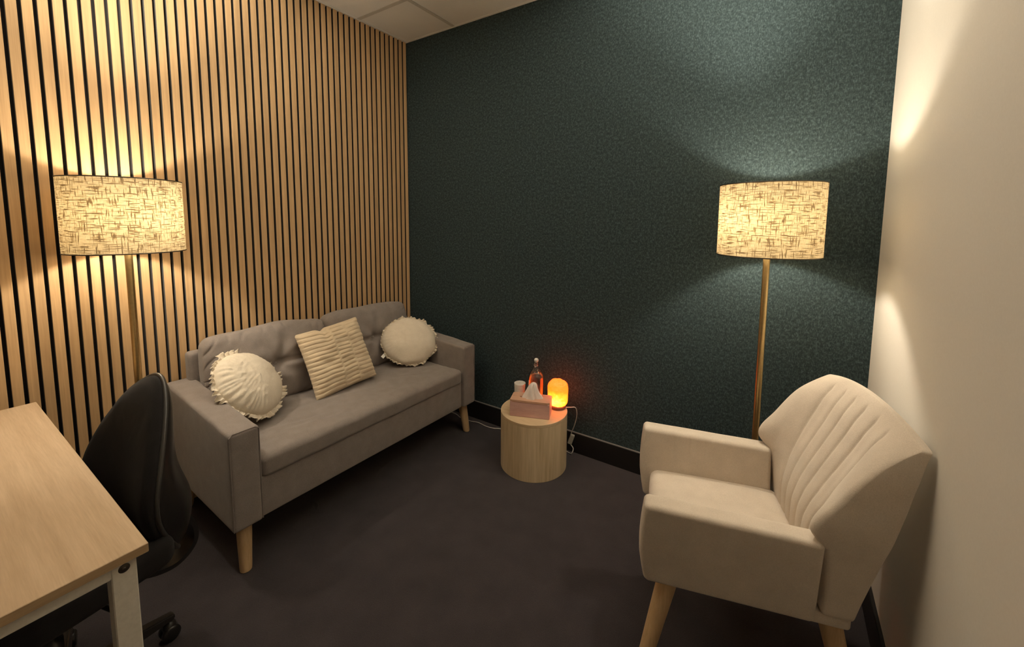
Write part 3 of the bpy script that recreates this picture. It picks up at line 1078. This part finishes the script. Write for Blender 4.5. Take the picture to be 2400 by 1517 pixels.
def backrest(front):
    """egg shaped pad; front pad or rear shell"""
    verts, faces = [], []
    NA, NR = 72, 14
    cz, hh, hw = 0.612, 0.288, 0.204

    def shape(rho, a):
        cx, sz = cos(a), sin(a)
        z = sz * hh
        wid = hw * (1.0 - 0.16 * sz - 0.10 * sz * sz)
        return cx * wid * rho, z * rho

    def surf(x, z, side, rho):
        yb = 0.238 + 0.045 * (z / hh) ** 2 - 0.050 * (x / hw) ** 2
        yb -= 0.020 * math.exp(-((z + 0.06) / 0.13) ** 2)
        th = max(0.0, 1 - rho ** 3.5) ** 0.5
        if front:
            return yb - 0.012 - 0.034 * th if side == 0 else yb + 0.012
        return yb + 0.008 if side == 0 else yb + 0.016 + (0.034 + 0.058 * math.exp(-((z + 0.10) / 0.13) ** 2)) * th
    k = 1.0 if front else 0.965
    rings = []
    for side in (0, 1):
        for j in range(NR + 1):
            rho = (j / NR) if side == 0 else 1 - j / NR
            ring_ = []
            for i in range(NA):
                a = 2 * pi * i / NA
                x, z = shape(max(rho, 0.004) * k, a)
                y = surf(x, z, side, rho)
                rib = 0.0012 * sin(z * 420) if (front and side == 0 and z > 0.12) else 0
                ring_.append(len(verts))
                verts.append((x, y + rib, cz + z))
            rings.append(ring_)
    for r0, r1_ in zip(rings[:-1], rings[1:]):
        for i in range(NA):
            i2 = (i + 1) % NA
            faces.append((r0[i], r0[i2], r1_[i2], r1_[i]))
    faces.append(tuple(reversed(rings[0])))
    faces.append(tuple(rings[-1]))
    return link('backrest' if front else 'back_shell', mesh('b', verts, faces), BK if front else M['black_plastic'], oc, True)


backrest(True)
backrest(False)
rim = []
for i in range(72):
    a = 2 * pi * i / 72
    sz, hh, hw = sin(a), 0.288, 0.204
    x = cos(a) * hw * (1.0 - 0.16 * sz - 0.10 * sz * sz) * 1.0
    z = sz * hh
    y = 0.238 + 0.045 * sz * sz - 0.050 * (x / hw) ** 2 - 0.020 * math.exp(-((z + 0.06) / 0.13) ** 2) + 0.008
    rim.append((x, y, 0.612 + z))
tag(tube('rim', rim, 0.0065, M['rim_grey'], oc, 8, True), 'dark grey plastic rim round the back')
# wide curved bar carrying the back
path = [(0.290, 0.50), (0.318, 0.42), (0.345, 0.35), (0.338, 0.290), (0.282, 0.258), (0.20, 0.285), (0.10, 0.360), (0.02, 0.388)]
verts, faces = [], []
den = []
for i in range(len(path) - 1):
    for s in range(6):
        t = s / 6
        p0 = path[max(0, i - 1)]; p1_ = path[i]; p2_ = path[i + 1]; p3_ = path[min(len(path) - 1, i + 2)]
        den.append([0.5 * (2 * b1 + (c1 - a1) * t + (2 * a1 - 5 * b1 + 4 * c1 - d1) * t * t + (3 * b1 - a1 - 3 * c1 + d1) * t ** 3)
                    for a1, b1, c1, d1 in zip(p0, p1_, p2_, p3_)])
den.append(path[-1])
for i, (y, z) in enumerate(den):
    a_, c_ = den[max(0, i - 1)], den[min(len(den) - 1, i + 1)]
    ty_, tz_ = c_[0] - a_[0], c_[1] - a_[1]
    ln = math.hypot(ty_, tz_)
    ny, nz_ = -tz_ / ln * 0.007, ty_ / ln * 0.007
    for x, sgn in ((-0.042, 1), (0.042, 1), (0.042, -1), (-0.042, -1)):
        verts.append((x, y + ny * sgn, z + nz_ * sgn))
for i in range(len(den) - 1):
    for k in range(4):
        k2 = (k + 1) % 4
        faces.append((i * 4 + k, i * 4 + k2, (i + 1) * 4 + k2, (i + 1) * 4 + k))
faces += [(3, 2, 1, 0), tuple(range(len(verts) - 4, len(verts)))]
auto_smooth(link('back_bar', mesh('back_bar', verts, faces), M['black_plastic'], oc), 40)
soft_box('mechanism', (0.075, 0.10, 0.022), 0.012, (4, 4, 1), lambda p: Vector((p.x, p.y, p.z + 0.376)), M['black_plastic'], oc, 3)
lv = tube('lever', [(0.07, 0.03, 0.375), (0.15, 0.06, 0.365), (0.19, 0.075, 0.352)], 0.006, M['black_plastic'], oc, 8)
lathe('gas_lift', [(0.001, 0.09), (0.028, 0.09), (0.028, 0.24), (0.018, 0.243), (0.018, 0.36), (0.001, 0.36)], M['black_plastic'], oc, 28)
auto_smooth(oc.children[-1], 30)
lathe('hub', [(0.001, 0.07), (0.042, 0.07), (0.046, 0.08), (0.046, 0.118), (0.038, 0.130), (0.001, 0.130)], M['black_plastic'], oc, 28)
auto_smooth(oc.children[-1], 30)
for k in range(5):
    a = rad(86 + 72 * k)
    ca, sa = cos(a), sin(a)
    bm = bmesh.new()
    sec = []
    for d, hw_, zt_, zb_ in ((0.03, 0.026, 0.122, 0.076), (0.16, 0.022, 0.106, 0.074), (0.275, 0.017, 0.086, 0.068)):
        sec.append([bm.verts.new((d * ca - sa * s_ * hw_, d * sa + ca * s_ * hw_, z_)) for s_, z_ in ((-1, zb_), (1, zb_), (0.75, zt_), (-0.75, zt_))])
    for s0, s1 in zip(sec[:-1], sec[1:]):
        for i in range(4):
            i2 = (i + 1) % 4
            bm.faces.new((s0[i], s0[i2], s1[i2], s1[i]))
    bm.faces.new(list(reversed(sec[0])))
    bm.faces.new(sec[-1])
    bmesh.ops.recalc_face_normals(bm, faces=bm.faces[:])
    bmesh.ops.bevel(bm, geom=bm.edges[:], offset=0.004, segments=2, affect='EDGES')
    fl = bm_obj('foot', bm, M['black_plastic'], oc)
    auto_smooth(fl, 40)
    # twin wheel caster with hood
    cb = lathe('caster', [(0.001, 0.040), (0.018, 0.040), (0.020, 0.046), (0.017, 0.060), (0.011, 0.066), (0.006, 0.070), (0.006, 0.078), (0.001, 0.078)], M['black_plastic'], fl, 20)
    cb.location = (0.262 * ca, 0.262 * sa, -0.004)
    for s_ in (-1, 1):
        wme = lathe('wheel', [(0.001, -0.009), (0.020, -0.009), (0.025, -0.006), (0.0255, 0.0), (0.025, 0.006), (0.020, 0.009), (0.001, 0.009)], M['black_plastic'], fl, 28)
        wme.location = (0.262 * ca - sa * 0.013 * s_, 0.262 * sa + ca * 0.013 * s_, 0.0257)
        wme.rotation_euler = (pi / 2, 0, a)
